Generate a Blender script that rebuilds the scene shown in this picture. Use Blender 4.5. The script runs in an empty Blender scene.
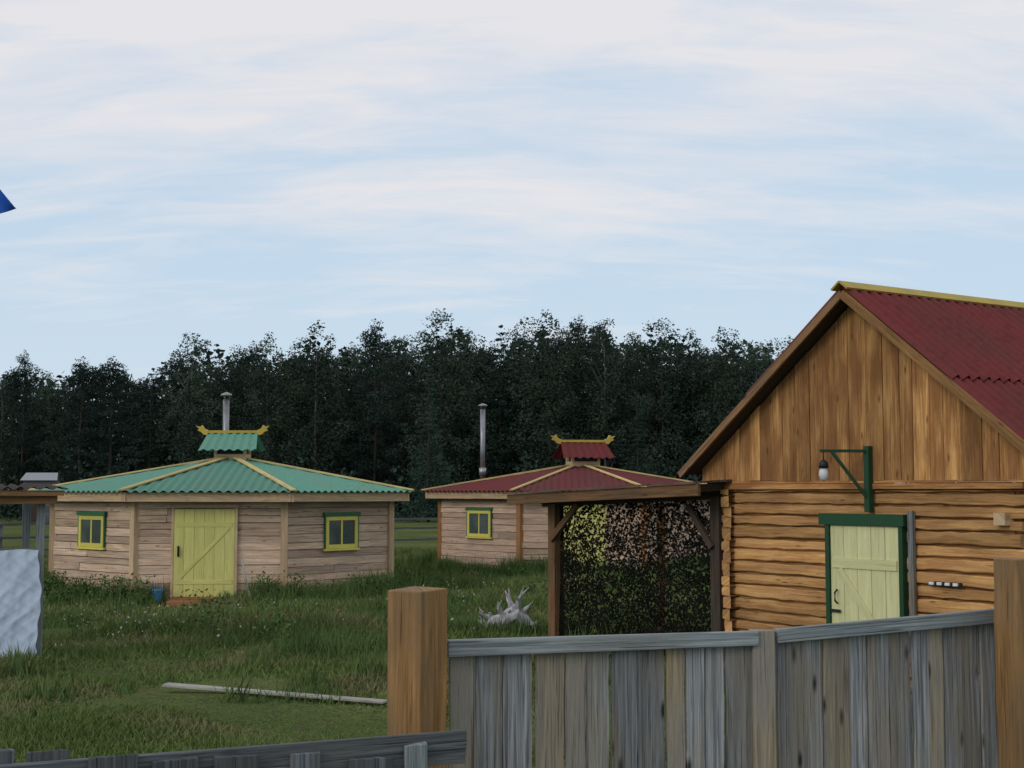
import bpy, math, random
import numpy as np
from mathutils import Vector, Matrix
random.seed(7); rng=np.random.default_rng(7)
R=math.radians; F=1400.0; PITCH=math.atan(106/1400); EYE=2.1
S=bpy.context.scene; C=S.collection
S.view_settings.view_transform='Standard'; S.view_settings.look='None'; S.view_settings.exposure=0
# ---------------------------------------------------------------- camera
cd=bpy.data.cameras.new('camera'); cam=bpy.data.objects.new('camera',cd); C.objects.link(cam)
cd.sensor_width=36; cd.lens=36*F/1024; cd.clip_end=2000; cd.clip_start=.05
cam.location=(0,0,EYE); cam.rotation_euler=(R(90)+PITCH,0,0); S.camera=cam
def ray(px,py):
    x=(px-512)/F; y=(384-py)/F
    return Vector((x, math.cos(PITCH)-y*math.sin(PITCH), math.sin(PITCH)+y*math.cos(PITCH)))
def at(px,py,Y):
    d=ray(px,py); return Vector((0,0,EYE))+d*(Y/d.y)
def onground(px,py):
    d=ray(px,py); return Vector((0,0,EYE))+d*(-EYE/d.z)
# ---------------------------------------------------------------- node helpers
def newmat(name):
    m=bpy.data.materials.new(name); m.use_nodes=True; nt=m.node_tree
    b=nt.nodes['Principled BSDF']; return m,nt,b
def N(nt,t,**k):
    n=nt.nodes.new(t)
    for a,v in k.items(): setattr(n,a,v)
    return n
def math_(nt,op,a,b=None,c=None,clamp=False):
    n=N(nt,'ShaderNodeMath',operation=op,use_clamp=clamp)
    for i,v in enumerate((a,b,c)):
        if v is None: continue
        if isinstance(v,(int,float)): n.inputs[i].default_value=v
        else: nt.links.new(v,n.inputs[i])
    return n.outputs[0]
def mix(nt,f,a,b,mode='MIX'):
    n=N(nt,'ShaderNodeMix',data_type='RGBA',blend_type=mode)
    for i,v in ((0,f),(6,a),(7,b)):
        if isinstance(v,(int,float)): n.inputs[i].default_value=v
        elif isinstance(v,tuple): n.inputs[i].default_value=(*v[:3],1)
        else: nt.links.new(v,n.inputs[i])
    return n.outputs[2]
def ramp(nt,f,lo,hi):
    n=N(nt,'ShaderNodeMapRange'); nt.links.new(f,n.inputs[0]); n.inputs[1].default_value=lo; n.inputs[2].default_value=hi
    return n.outputs[0]
def bump(nt,b,h,s,d=.01):
    n=N(nt,'ShaderNodeBump'); n.inputs['Strength'].default_value=s; n.inputs['Distance'].default_value=d
    nt.links.new(h,n.inputs['Height']); nt.links.new(n.outputs[0],b.inputs['Normal'])
def grey_mul(nt,col,f):
    cc=N(nt,'ShaderNodeCombineColor'); [nt.links.new(f,cc.inputs[i]) for i in range(3)]
    return mix(nt,1.0,col,cc.outputs[0],'MULTIPLY')
def wood(name,c1,c2,cg,weather=.5,gs=45,var=.5,knots=.6,rough=.85,us=1.6,crk=.5,mott=.5):
    m,nt,b=newmat(name)
    uv=N(nt,'ShaderNodeUVMap',uv_map='UVMap'); at_=N(nt,'ShaderNodeAttribute',attribute_name='rnd')
    sp=N(nt,'ShaderNodeSeparateXYZ'); nt.links.new(uv.outputs[0],sp.inputs[0])
    def co(a,b_,k):
        c=N(nt,'ShaderNodeCombineXYZ')
        nt.links.new(math_(nt,'MULTIPLY',sp.outputs[0],a),c.inputs[0]); nt.links.new(math_(nt,'MULTIPLY',sp.outputs[1],b_),c.inputs[1])
        nt.links.new(math_(nt,'MULTIPLY',at_.outputs['Fac'],k),c.inputs[2]); return c.outputs[0]
    def noise(v,d,dist=0):
        n=N(nt,'ShaderNodeTexNoise'); n.inputs['Scale'].default_value=1; n.inputs['Detail'].default_value=d; n.inputs['Distortion'].default_value=dist
        nt.links.new(v,n.inputs['Vector']); return n.outputs[0]
    n1=noise(co(us,gs,31),8,.8); n2=noise(co(1.3,5,57),5); n3=noise(co(us*1.6,gs*2.2,11),5,.3); n4=noise(co(us*9,gs*4,5),3)
    vo=N(nt,'ShaderNodeTexVoronoi'); vo.inputs['Scale'].default_value=1; nt.links.new(co(2.6,8,91),vo.inputs['Vector'])
    col=mix(nt,ramp(nt,n1,.36,.64),c1,c2)
    col=mix(nt,math_(nt,'MULTIPLY',ramp(nt,n2,.40,.60),weather),col,cg)
    crack=ramp(nt,n3,.31,.41)
    col=mix(nt,math_(nt,'MULTIPLY_ADD',crack,-crk,crk),col,tuple(x*.22 for x in c1))
    kn=math_(nt,'MULTIPLY',math_(nt,'SUBTRACT',1,ramp(nt,vo.outputs['Distance'],.05,.15)),knots)
    col=mix(nt,kn,col,tuple(x*.25 for x in c1))
    col=grey_mul(nt,col,math_(nt,'MULTIPLY_ADD',n4,mott,1-mott/2))
    col=grey_mul(nt,col,math_(nt,'MULTIPLY_ADD',at_.outputs['Fac'],var,1-var/2))
    nt.links.new(col,b.inputs['Base Color']); b.inputs['Roughness'].default_value=rough; b.inputs['Specular IOR Level'].default_value=.2
    bump(nt,b,math_(nt,'ADD',n1,math_(nt,'MULTIPLY',crack,.9)),.6,.006)
    return m
def paint(name,c,dirt=(.1,.09,.07),amt=.35,scale=3,rough=.6,metal=0,bs=.15,spec=.3):
    m,nt,b=newmat(name); tc=N(nt,'ShaderNodeTexCoord')
    n=N(nt,'ShaderNodeTexNoise'); n.inputs['Scale'].default_value=scale; n.inputs['Detail'].default_value=7; nt.links.new(tc.outputs['Object'],n.inputs['Vector'])
    n2=N(nt,'ShaderNodeTexNoise'); n2.inputs['Scale'].default_value=scale*9; n2.inputs['Detail'].default_value=4; nt.links.new(tc.outputs['Object'],n2.inputs['Vector'])
    at_=N(nt,'ShaderNodeAttribute',attribute_name='rnd')
    f=math_(nt,'MULTIPLY',ramp(nt,n.outputs[0],.4,.75),amt)
    col=mix(nt,f,c,dirt)
    col=mix(nt,math_(nt,'MULTIPLY',ramp(nt,n2.outputs[0],.5,.7),amt*.6),col,tuple(x*.5 for x in c))
    col=grey_mul(nt,col,math_(nt,'MULTIPLY_ADD',at_.outputs['Fac'],.25,.87))
    nt.links.new(col,b.inputs['Base Color']); b.inputs['Roughness'].default_value=rough; b.inputs['Metallic'].default_value=metal; b.inputs['Specular IOR Level'].default_value=spec
    if bs: bump(nt,b,n2.outputs[0],bs,.004)
    return m
def leafmat(name,c1,c2,sc=.6,c3=None,sc3=.2,ov=.6,fw=.6):
    m,nt,b=newmat(name); tc=N(nt,'ShaderNodeTexCoord'); at_=N(nt,'ShaderNodeAttribute',attribute_name='rnd')
    oi=N(nt,'ShaderNodeObjectInfo')
    n=N(nt,'ShaderNodeTexNoise'); n.inputs['Scale'].default_value=sc; n.inputs['Detail'].default_value=3; nt.links.new(tc.outputs['Object'],n.inputs['Vector'])
    f=math_(nt,'ADD',math_(nt,'MULTIPLY',ramp(nt,n.outputs[0],.35,.65),fw),math_(nt,'MULTIPLY',at_.outputs['Fac'],1-fw))
    col=mix(nt,f,c1,c2)
    if c3:
        n3=N(nt,'ShaderNodeTexNoise'); n3.inputs['Scale'].default_value=sc3; n3.inputs['Detail'].default_value=5; nt.links.new(tc.outputs['Object'],n3.inputs['Vector'])
        col=mix(nt,math_(nt,'MULTIPLY',ramp(nt,n3.outputs[0],.48,.62),.75),col,c3)
    col=grey_mul(nt,col,math_(nt,'MULTIPLY_ADD',oi.outputs['Random'],ov,1-ov/2))
    nt.links.new(col,b.inputs['Base Color']); b.inputs['Roughness'].default_value=.95; b.inputs['Specular IOR Level'].default_value=.03
    return m
# ---------------------------------------------------------------- mesh builder
class MB:
    def __init__(s): s.v=[];s.f=[];s.uv=[];s.r=[];s.sm=[]
    def add(s,vs,fs,uvf,r=None,smooth=False):
        r=random.random() if r is None else r
        o=len(s.v); s.v+= [tuple(a) for a in vs]
        for f in fs:
            s.f.append([o+i for i in f]); s.uv.append([uvf(i,f) for i in f]); s.r.append(r); s.sm.append(smooth)
    def box(s,x0,x1,y0,y1,z0,z1,M=None,jit=0,r=None):
        c=[Vector((x,y,z)) for z in (z0,z1) for y in (y0,y1) for x in (x0,x1)]
        d=(x1-x0,y1-y0,z1-z0); L=d.index(max(d)); o=[i for i in range(3) if i!=L]; off=random.random()*40
        uv=[(p[L]+off,p[o[0]]+p[o[1]]) for p in c]
        if jit: c=[p+Vector([random.uniform(-jit,jit) if d[k]>jit*1.5 else 0 for k in range(3)]) for p in c]
        if M is not None: c=[M@p for p in c]
        s.add(c,[(0,2,3,1),(4,5,7,6),(0,1,5,4),(2,6,7,3),(0,4,6,2),(1,3,7,5)],lambda i,f:uv[i],r)
    def bar(s,p0,p1,w,h,up=(0,0,1),r=None,jit=0):
        p0=Vector(p0);p1=Vector(p1); x=(p1-p0); L=x.length; x.normalize(); up=Vector(up)
        if abs(x.dot(up))>.98: up=Vector((0,1,0))
        y=up.cross(x).normalized(); z=x.cross(y)
        M=Matrix((( x.x,y.x,z.x,p0.x),(x.y,y.y,z.y,p0.y),(x.z,y.z,z.z,p0.z),(0,0,0,1)))
        s.box(0,L,-w/2,w/2,-h/2,h/2,M,jit,r)
    def tube(s,pts,rad,n=10,r=None,smooth=True,cap=True):
        pts=[Vector(p) for p in pts]; vs=[];uv=[];u=random.random()*30
        if isinstance(rad,(int,float)): rad=[rad]*len(pts)
        t0=(pts[1]-pts[0]).normalized(); ref=Vector((0,0,1)) if abs(t0.z)<.9 else Vector((1,0,0))
        for k,p in enumerate(pts):
            t=(pts[min(k+1,len(pts)-1)]-pts[max(k-1,0)]).normalized()
            a=ref.cross(t).normalized(); b=t.cross(a)
            if k: u+=(p-pts[k-1]).length
            for j in range(n):
                q=2*math.pi*j/n
                vs.append(p+a*math.cos(q)*rad[k]+b*math.sin(q)*rad[k]); uv.append((u,q*rad[k]))
        fs=[]
        for k in range(len(pts)-1):
            for j in range(n):
                fs.append((k*n+j,k*n+(j+1)%n,(k+1)*n+(j+1)%n,(k+1)*n+j))
        s.add(vs,fs,lambda i,f:uv[i],r,smooth)
        if cap:
            o=len(s.v)-len(vs); rr=s.r[-1]
            for base,rev in ((0,1),((len(pts)-1)*n,0)):
                f=[o+base+j for j in range(n)]
                if rev: f.reverse()
                s.f.append(f); s.uv.append([(j*.01,.3) for j in range(n)]); s.r.append(rr); s.sm.append(False)
    def prism(s,poly,y0,y1,r=None,M=None,along='z'):   # poly in (x,z)
        n=len(poly); vs=[Vector((x,y0,z)) for x,z in poly]+[Vector((x,y1,z)) for x,z in poly]
        off=random.random()*40
        uv=[((p.z if along=='z' else p.x)+off,(p.x if along=='z' else p.z)+p.y) for p in vs]
        if M is not None: vs=[M@p for p in vs]
        fs=[tuple(range(n)),tuple(range(2*n-1,n-1,-1))]+[(i,i+n,(i+1)%n+n,(i+1)%n) for i in range(n)]
        s.add(vs,fs,lambda i,f:uv[i],r)
    def obj(s,name,mat,parent=None,bevel=0,rz=0):
        me=bpy.data.meshes.new(name); me.from_pydata(s.v,[],s.f)
        ul=me.uv_layers.new(name='UVMap'); flat=[c for f in s.uv for p in f for c in p]; ul.data.foreach_set('uv',flat)
        a=me.attributes.new('rnd','FLOAT','FACE'); a.data.foreach_set('value',s.r)
        me.polygons.foreach_set('use_smooth',s.sm); me.materials.append(mat); me.update()
        o=bpy.data.objects.new(name,me); C.objects.link(o)
        if parent: o.parent=parent
        o.rotation_euler.z=rz
        if bevel:
            b=o.modifiers.new('bevel','BEVEL'); b.width=bevel; b.segments=2; b.limit_method='ANGLE'
        return o
def thing(name,label,cat,loc=(0,0,0),rz=0,group=None):
    o=bpy.data.objects.new(name,None); C.objects.link(o); o.location=loc; o.rotation_euler.z=rz; o.empty_display_size=.3
    o['label']=label;o['category']=cat
    if group:o['group']=group
    return o
def tag(o,label=None,cat=None,group=None,kind=None):
    if label:o['label']=label
    if cat:o['category']=cat
    if group:o['group']=group
    if kind:o['kind']=kind
    return o
def npmesh(name,V,nper,rnd,mat):
    n=V.shape[0]; me=bpy.data.meshes.new(name)
    me.vertices.add(n*nper); me.vertices.foreach_set('co',V.reshape(-1).astype(np.float32))
    me.loops.add(n*nper); me.loops.foreach_set('vertex_index',np.arange(n*nper,dtype=np.int32))
    me.polygons.add(n); me.polygons.foreach_set('loop_start',np.arange(0,n*nper,nper,dtype=np.int32))
    try: me.polygons.foreach_set('loop_total',np.full(n,nper,dtype=np.int32))
    except Exception: pass
    me.update(calc_edges=True)
    a=me.attributes.new('rnd','FLOAT','FACE'); a.data.foreach_set('value',rnd.astype(np.float32))
    me.materials.append(mat); return me
# ---------------------------------------------------------------- materials
M={}
M['siding']=wood('pale_siding',(.44,.30,.20),(.68,.52,.37),(.44,.33,.26),.6,gs=30,var=.55,knots=.8)
M['siding_old']=wood('pinkish_siding',(.42,.28,.19),(.64,.47,.34),(.38,.29,.24),.5,gs=30,var=.5,knots=.8)
M['beam']=wood('pale_beam',(.46,.32,.18),(.64,.47,.29),(.36,.28,.2),.4,var=.3,knots=.4)
M['orange_post']=wood('orange_post',(.26,.12,.045),(.38,.19,.075),(.2,.13,.08),.4,var=.3)
M['step']=wood('reddish_step',(.30,.11,.05),(.42,.18,.08),(.2,.1,.06),.4,var=.2)
M['log']=wood('golden_log',(.42,.21,.075),(.65,.375,.15),(.31,.16,.07),.6,gs=22,var=.6,knots=.8,crk=.35)
M['gable']=wood('golden_board',(.34,.16,.052),(.57,.315,.12),(.22,.095,.036),.8,gs=32,var=.6,knots=.7,crk=.4)
M['rake']=wood('brown_board',(.15,.08,.04),(.27,.15,.07),(.11,.08,.05),.5)
M['rake_light']=wood('orange_brown_board',(.26,.13,.045),(.40,.22,.085),(.16,.09,.045),.5)
M['grey']=wood('weathered_grey_board',(.115,.12,.125),(.31,.325,.34),(.24,.21,.16),.8,gs=60,var=.6,knots=1,crk=.6)
M['tan']=wood('weathered_tan_board',(.22,.18,.12),(.42,.35,.23),(.25,.24,.22),.8,gs=60,var=.4,knots=1,crk=.55)
M['railgrey']=wood('weathered_rail',(.13,.16,.17),(.32,.36,.38),(.2,.2,.19),.5,gs=80,var=.3,knots=.7,crk=.8)
M['darkrail']=wood('dark_rail',(.05,.06,.07),(.14,.155,.17),(.09,.09,.085),.6,gs=70,var=.5,crk=.8)
M['post']=wood('ochre_post',(.22,.115,.038),(.38,.21,.08),(.17,.12,.07),.7,gs=38,var=.2,knots=.9,crk=.6)
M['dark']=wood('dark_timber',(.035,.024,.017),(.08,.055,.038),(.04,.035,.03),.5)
M['green_roof']=paint('green_roof_sheet',(.10,.27,.20),(.15,.22,.18),.65,2.0,.75,spec=.15)
M['red_roof']=paint('red_roof_sheet',(.150,.033,.034),(.085,.04,.034),.7,1.3,.85,spec=.12)
M['plank_roof']=wood('brown_plank_roof',(.08,.055,.042),(.16,.115,.085),(.07,.055,.05),.6,gs=30)
M['brown_roof']=paint('brown_roof_sheet',(.045,.028,.026),(.03,.026,.025),.5,2,.85,spec=.1)
M['cream']=wood('cream_batten',(.46,.35,.13),(.62,.50,.22),(.36,.30,.16),.4,var=.3,knots=.2)
M['gold']=paint('yellow_paint',(.46,.34,.055),(.28,.21,.06),.5,5)
M['door']=wood('yellow_green_paint',(.56,.55,.17),(.64,.62,.22),(.48,.46,.17),.4,gs=20,var=.10,knots=.08,rough=.6,crk=.12,mott=.2)
M['door_pale']=wood('pale_yellow_green_paint',(.58,.58,.29),(.67,.66,.37),(.52,.51,.27),.4,gs=20,var=.10,knots=.1,rough=.6,crk=.12,mott=.2)
M['trim']=paint('green_paint',(.012,.060,.025),(.02,.035,.02),.4,6,.5)
M['wtrim']=paint('window_green_paint',(.03,.14,.05),(.03,.07,.03),.4,6,.5)
M['yellow']=paint('window_yellow_paint',(.60,.54,.10),(.35,.32,.1),.3,6,.5)
M['glass']=paint('dull_window_glass',(.05,.075,.075),(.14,.16,.16),.7,2.5,.10,spec=.8,bs=0)
M['metal']=paint('galvanised_metal',(.30,.31,.33),(.12,.11,.10),.6,6,.4,.7)
M['black']=paint('dark_iron',(.02,.025,.025),(.05,.04,.03),.3,9,.5,.3)
M['white']=paint('white_plastic',(.7,.72,.75),(.4,.4,.4),.3,8,.5)
M['sheet']=paint('plastic_sheet',(.52,.62,.76),(.47,.58,.73),.2,.6,.5,bs=0)
M['pale_roof']=paint('pale_far_roof',(.30,.32,.35),(.2,.2,.2),.3,2,.8)
M['blue']=paint('blue_cloth',(.015,.10,.50),(.01,.06,.35),.4,3,.7)
M['bluepl']=paint('blue_plastic',(.05,.22,.5),(.05,.12,.25),.3,8,.4)
M['bone']=paint('bleached_wood',(.46,.46,.48),(.14,.13,.12),.8,9,.85,bs=.9)
M['bark']=paint('bark',(.045,.036,.03),(.02,.018,.015),.6,2,.9)
M['birchbark']=paint('pale_bark',(.17,.17,.16),(.03,.025,.02),.9,1.2,.9)
M['leaf_birch']=leafmat('leafy_crown',(.026,.040,.031),(.060,.087,.062),ov=.6,fw=.8)  # dark green lifted, contrast lowered: distance haze put into the leaf colour
M['leaf_pine']=leafmat('pine_crown',(.016,.028,.024),(.036,.055,.045),ov=.5,fw=.8)
M['leaf_spruce']=leafmat('spruce_crown',(.018,.034,.027),(.042,.070,.052),ov=.5,fw=.8)
M['mass']=leafmat('forest_mass',(.013,.022,.018),(.029,.043,.035),.15,fw=.8)
M['net']=leafmat('camouflage_net',(.006,.006,.005),(.020,.021,.017),6)
M['grass']=leafmat('grass_blades',(.062,.104,.028),(.160,.215,.072),.35,(.20,.19,.095),.45,ov=0,fw=.45)
M['weed']=leafmat('weed_leaves',(.045,.09,.028),(.125,.185,.062),1.5,ov=0)
M['flower']=leafmat('white_flowers',(.35,.36,.33),(.6,.6,.55),1)
m,nt,b=newmat('meadow_ground'); tc=N(nt,'ShaderNodeTexCoord')
def gn(s,d):
    n=N(nt,'ShaderNodeTexNoise'); n.inputs['Scale'].default_value=s; n.inputs['Detail'].default_value=d; nt.links.new(tc.outputs['Object'],n.inputs['Vector']); return n.outputs[0]
n1=gn(.25,8); n2=gn(5,8); n3=gn(45,6)
col=mix(nt,ramp(nt,n1,.35,.65),(.070,.105,.034),(.13,.155,.06)); col=mix(nt,math_(nt,'MULTIPLY',ramp(nt,n2,.45,.7),.7),col,(.09,.08,.045))
col=grey_mul(nt,col,math_(nt,'MULTIPLY_ADD',ramp(nt,n3,.35,.65),.9,.45))
nt.links.new(col,b.inputs['Base Color']); b.inputs['Roughness'].default_value=1; b.inputs['Specular IOR Level'].default_value=0; bump(nt,b,n2,.8,.08); M['ground']=m
# ---------------------------------------------------------------- ground
def gh(x,y):
    return .05*math.sin(x*.7+1)*math.sin(y*.45)+.03*math.sin(x*1.7+y*1.1)
ys=[-40]+[i*1.0 for i in range(0,60)]+[60+8*i for i in range(1,20)]+[300,500,900,1500]
xs=[-1500,-600,-250,-120]+[-60+2*i for i in range(61)]+[120,250,600,1500]
V=[];Fc=[]
for y in ys:
    for x in xs:
        f=max(0,1-max(abs(x)/50,abs(y-20)/40)); V.append((x,y,gh(x,y)*min(1,f*2)))
for j in range(len(ys)-1):
    for i in range(len(xs)-1):
        a=j*len(xs)+i; Fc.append((a,a+1,a+1+len(xs),a+len(xs)))
me=bpy.data.meshes.new('ground'); me.from_pydata(V,[],Fc); me.materials.append(M['ground']); me.update()
g=bpy.data.objects.new('ground',me); C.objects.link(g); tag(g,kind='structure',label='grassy meadow ground')
# ---------------------------------------------------------------- yurt-like octagonal huts
def corr_tri(w,apo,z0,z1,pitch=.17,amp=.022):
    mb=MB(); k=int(w/pitch)*6; vs=[];fs=[]
    for i in range(k+1):
        x=-w/2+w*i/k; t=max(0,1-abs(x)/(w/2)); h=amp*math.sin(2*math.pi*x/pitch)
        for q in (0,.5,1):
            tt=t*q; vs.append((x,-apo*(1-tt),z0+(z1-z0)*tt+h*(1 if q<1 else .3)))
    for i in range(k):
        a=i*3
        for q in (0,1): fs.append((a+q,a+3+q,a+4+q,a+1+q))
    mb.add(vs,fs,lambda i,f:(vs[i][1],vs[i][0]),smooth=True); return mb
def hut(name,label,loc,a,Rc,roofmat,colour,windows,cup_rot,chim,siding,doorx=0,cs=1.0,cx0=0):
    root=thing(name,label,'hut',loc,a)
    apo=Rc*math.cos(R(22.5)); s=2*Rc*math.sin(R(22.5)); H=1.88
    Re=Rc+.50; apoe=Re*math.cos(R(22.5)); se=2*Re*math.sin(R(22.5)); ZE=2.07; ZA=2.80
    for i in range(8):
        rz=R(45*i); mb=MB()
        mb.box(-s/2+.03,s/2-.03,-apo+.05,-apo+.14,-.1,H,r=.1)
        z=-.08
        while z<H-.03:
            h=random.uniform(.12,.175); h=min(h,H-z)
            dy=random.uniform(-.014,.012)
            if random.random()<.35 :
                xm=random.uniform(-s*.3,s*.3)
                mb.box(-s/2,xm-.003,-apo+dy,-apo+.08,z+.006,z+h-.006,jit=.006); mb.box(xm+.003,s/2,-apo+dy+.006,-apo+.08,z+.006,z+h-.006,jit=.006)
            else: mb.box(-s/2,s/2,-apo+dy,-apo+.08,z+.006,z+h-.006,jit=.006)
            z+=h
        mb.obj('wall',siding,root,rz=rz)
        mb=MB(); mb.tube([(-s/2,-apo+.02,-.1),(-s/2,-apo+.02,H+.02)],.095,4,smooth=False)
        mb.obj('corner_post',M['beam'] if colour=='green' else M['orange_post'],root,rz=rz)
        mb=MB(); sb=2*(Re-.12)*math.sin(R(22.5)); ab=(Re-.12)*math.cos(R(22.5))
        mb.box(-sb/2-.04,sb/2+.04,-ab,-ab+.12,H,H+.175,jit=.006); mb.obj('eave_beam',M['beam'],root,rz=rz)
        mb=corr_tri(se,apoe,ZE+random.uniform(0,.004),ZA); mb.obj('roof_panel',roofmat,root,rz=rz)
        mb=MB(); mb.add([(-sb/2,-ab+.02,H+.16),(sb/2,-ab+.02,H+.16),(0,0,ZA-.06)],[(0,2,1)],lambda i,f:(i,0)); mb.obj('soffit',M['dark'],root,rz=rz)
        mb=MB(); mb.bar((-se/2,-apoe,ZE+.03),(-.02,-.02,ZA+.03),.10,.03,jit=.004); mb.obj('ridge_batten',M['cream'],root,rz=rz)
    d=MB(); w=1.13; x0=doorx-w/2; n=6; z0=.10; z1=1.74
    for k in range(n): d.box(x0+w*k/n+.002,x0+w*(k+1)/n-.002,-apo-.05,-apo-.015,z0,z1,jit=.001)
    door=d.obj('door',M['door'],root)
    d=MB()
    for z in (.38,1.45): d.box(x0+.04,x0+w-.04,-apo-.060,-apo-.052,z-.04,z+.04,r=.5)
    d.bar((x0+.10,-apo-.057,.44),(x0+w-.10,-apo-.057,1.40),.008,.06,up=(0,0,1),r=.5)
    d.obj('brace',M['door'],door)
    d=MB(); d.tube([(x0+.09,-apo-.07,.86),(x0+.09,-apo-.10,.90),(x0+.09,-apo-.10,1.0),(x0+.09,-apo-.07,1.04)],.010,6); d.box(x0+.07,x0+.11,-apo-.075,-apo-.067,.85,1.05); d.obj('handle',M['black'],door)
    d=MB(); d.box(x0-.05,x0-.004,-apo-.055,-apo-.012,0,z1+.02); d.box(x0+w+.004,x0+w+.05,-apo-.055,-apo-.012,0,z1+.02); d.box(x0-.08,x0+w+.08,-apo-.06,-apo-.012,z1+.025,z1+.09)
    d.obj('door_frame',M['beam'],root)
    d=MB(); d.box(x0-.02,x0+w*.75,-apo-.50,-apo-.06,-.05,.095,jit=.01); d.box(x0+.02,x0+w*.65,-apo-.85,-apo-.51,-.08,.07,jit=.01); d.obj('doorstep',M['step'],root)
    for i,wx,wz,ww,wh in windows:
        rz=R(45*i); y=-apo
        d=MB(); t=.075
        d.box(wx-ww/2,wx-ww/2+t,y-.05,y-.018,wz-wh/2,wz+wh/2); d.box(wx+ww/2-t,wx+ww/2,y-.05,y-.018,wz-wh/2,wz+wh/2)
        d.box(wx-ww/2+t,wx+ww/2-t,y-.05,y-.018,wz-wh/2,wz-wh/2+t); d.box(wx-ww/2+t,wx+ww/2-t,y-.05,y-.018,wz+wh/2-t,wz+wh/2)
        d.box(wx-.02,wx+.02,y-.042,y-.018,wz-wh/2+t,wz+wh/2-t)
        win=d.obj('window',M['yellow'],root,rz=rz)
        d=MB(); d.box(wx-ww/2+t-.01,wx+ww/2-t+.01,y-.030,y-.019,wz-wh/2+t-.01,wz+wh/2-t+.01); d.obj('pane',M['glass'],win)
        d=MB(); d.prism([(wx-ww/2-.06,wz+wh/2+.004),(wx+ww/2+.06,wz+wh/2+.004),(wx+ww/2+.06,wz+wh/2+.085),(wx-ww/2-.06,wz+wh/2+.085)],y-.065,y-.012)
        for sx in (-1,1): d.box(wx+sx*(ww/2+.018)-.014,wx+sx*(ww/2+.018)+.014,y-.045,y-.016,wz-wh/2,wz+wh/2)
        d.obj('casing',M['wtrim'],win)
        d=MB(); d.box(wx-ww/2-.05,wx+ww/2+.05,y-.07,y-.012,wz-wh/2-.045,wz-wh/2-.004); d.obj('sill',M['yellow'],win)
    rot=Matrix.Translation((cx0,0,ZA))@Matrix.Rotation(R(cup_rot),4,'Z')@Matrix.Scale(cs,4)@Matrix.Translation((0,0,-ZA))
    d=MB(); d.box(-.34,.34,-.26,.26,ZA-.15,ZA+.06,M=rot,r=.3)
    for sx in (-1,1):
        for sy in (-1,1): d.box(sx*.31-.03,sx*.31+.03,sy*.23-.03,sy*.23+.03,ZA+.06,ZA+.22,M=rot)
    d.box(-.36,.36,-.28,.28,ZA+.19,ZA+.22,M=rot)
    d.prism([(-.28,ZA+.222),(.28,ZA+.222),(0,ZA+.44)],-.40,.40,M=rot@Matrix.Rotation(R(90),4,'Z'))
    cup=d.obj('cupola',M['beam'],root)
    d=MB(); d.box(-.28,.28,-.20,.20,ZA+.061,ZA+.189,M=rot); d.obj('vent_opening',M['black'],cup)
    zr=ZA+.51
    for sgn in (-1,1):
        d=MB(); k=7*8; vs=[];fs=[]
        for i in range(k+1):
            x=-.54+1.08*i/k; h=.018*math.sin(2*math.pi*x/.16)
            for q in (0,1): vs.append(rot@Vector((x*(1+.14*q),sgn*(.02+.50*q),zr-.37*q+h)))
        for i in range(k):
            a0=i*2; fs.append((a0,a0+1,a0+3,a0+2) if sgn<0 else (a0,a0+2,a0+3,a0+1))
        d.add(vs,fs,lambda i,f:(0,0),smooth=True); d.obj('cupola_roof',roofmat,cup)
    d=MB(); d.box(-.62,.62,-.035,.035,zr+.005,zr+.06,M=rot); d.obj('ridge_board',M['gold'],cup)
    for sg in (-1,1):
        d=MB(); zz=zr+.01
        horn=[(.52,zz+.052),(.54,zz-.05),(.62,zz-.04),(.68,zz+.02),(.75,zz+.05),(.72,zz+.085),(.79,zz+.15),(.70,zz+.13),(.65,zz+.165),(.61,zz+.09)]
        horn=[(sg*x,z) for x,z in horn]
        if sg<0: horn.reverse()
        d.prism(horn,-.045,.045,M=rot); d.obj('horn_finial',M['gold'],cup)
    cx,cy,ct,cr=chim
    d=MB(); d.tube([(cx,cy,2.2),(cx,cy,ct-.12)],cr,12); d.tube([(cx,cy,2.5),(cx,cy,2.70)],cr*1.4,12)
    ch=d.obj('chimney',M['metal'],root)
    d=MB()
    for q in range(3):
        t=q*2.1; d.tube([(cx+cr*math.cos(t),cy+cr*math.sin(t),ct-.13),(cx+cr*math.cos(t),cy+cr*math.sin(t),ct-.03)],.008,4)
    d.tube([(cx,cy,ct-.04),(cx,cy,ct+.0),(cx,cy,ct+.04)],[cr*1.9,cr*1.7,.02],12); d.obj('chimney_cap',M['metal'],ch)
    return root
gf=onground(209,602); a=R(4.6); Rg=3.66; ap=Rg*math.cos(R(22.5))
gc=Vector((gf.x-ap*math.sin(a),gf.y+ap*math.cos(a),0))
hut('octagonal_hut','octagonal pale plank hut with green corrugated roof and closed yellow door',gc,a,Rg,M['green_roof'],'green',
    [(-1,.02,1.30,.84,.60),(1,.02,1.27,.84,.62)],-6,(-.24,.75,4.20,.068),M['siding'],-.10)
rc=at(580,490,38.3); rc.z=0
hut('octagonal_hut','octagonal wooden hut with dark red corrugated roof, farther away beside the canopy',rc,R(-2),4.0,M['red_roof'],'red',
    [(-1,.05,1.25,.88,.66)],16,(-2.65,-.2,4.42,.068),M['siding_old'],.0,1.17,.08)
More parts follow.
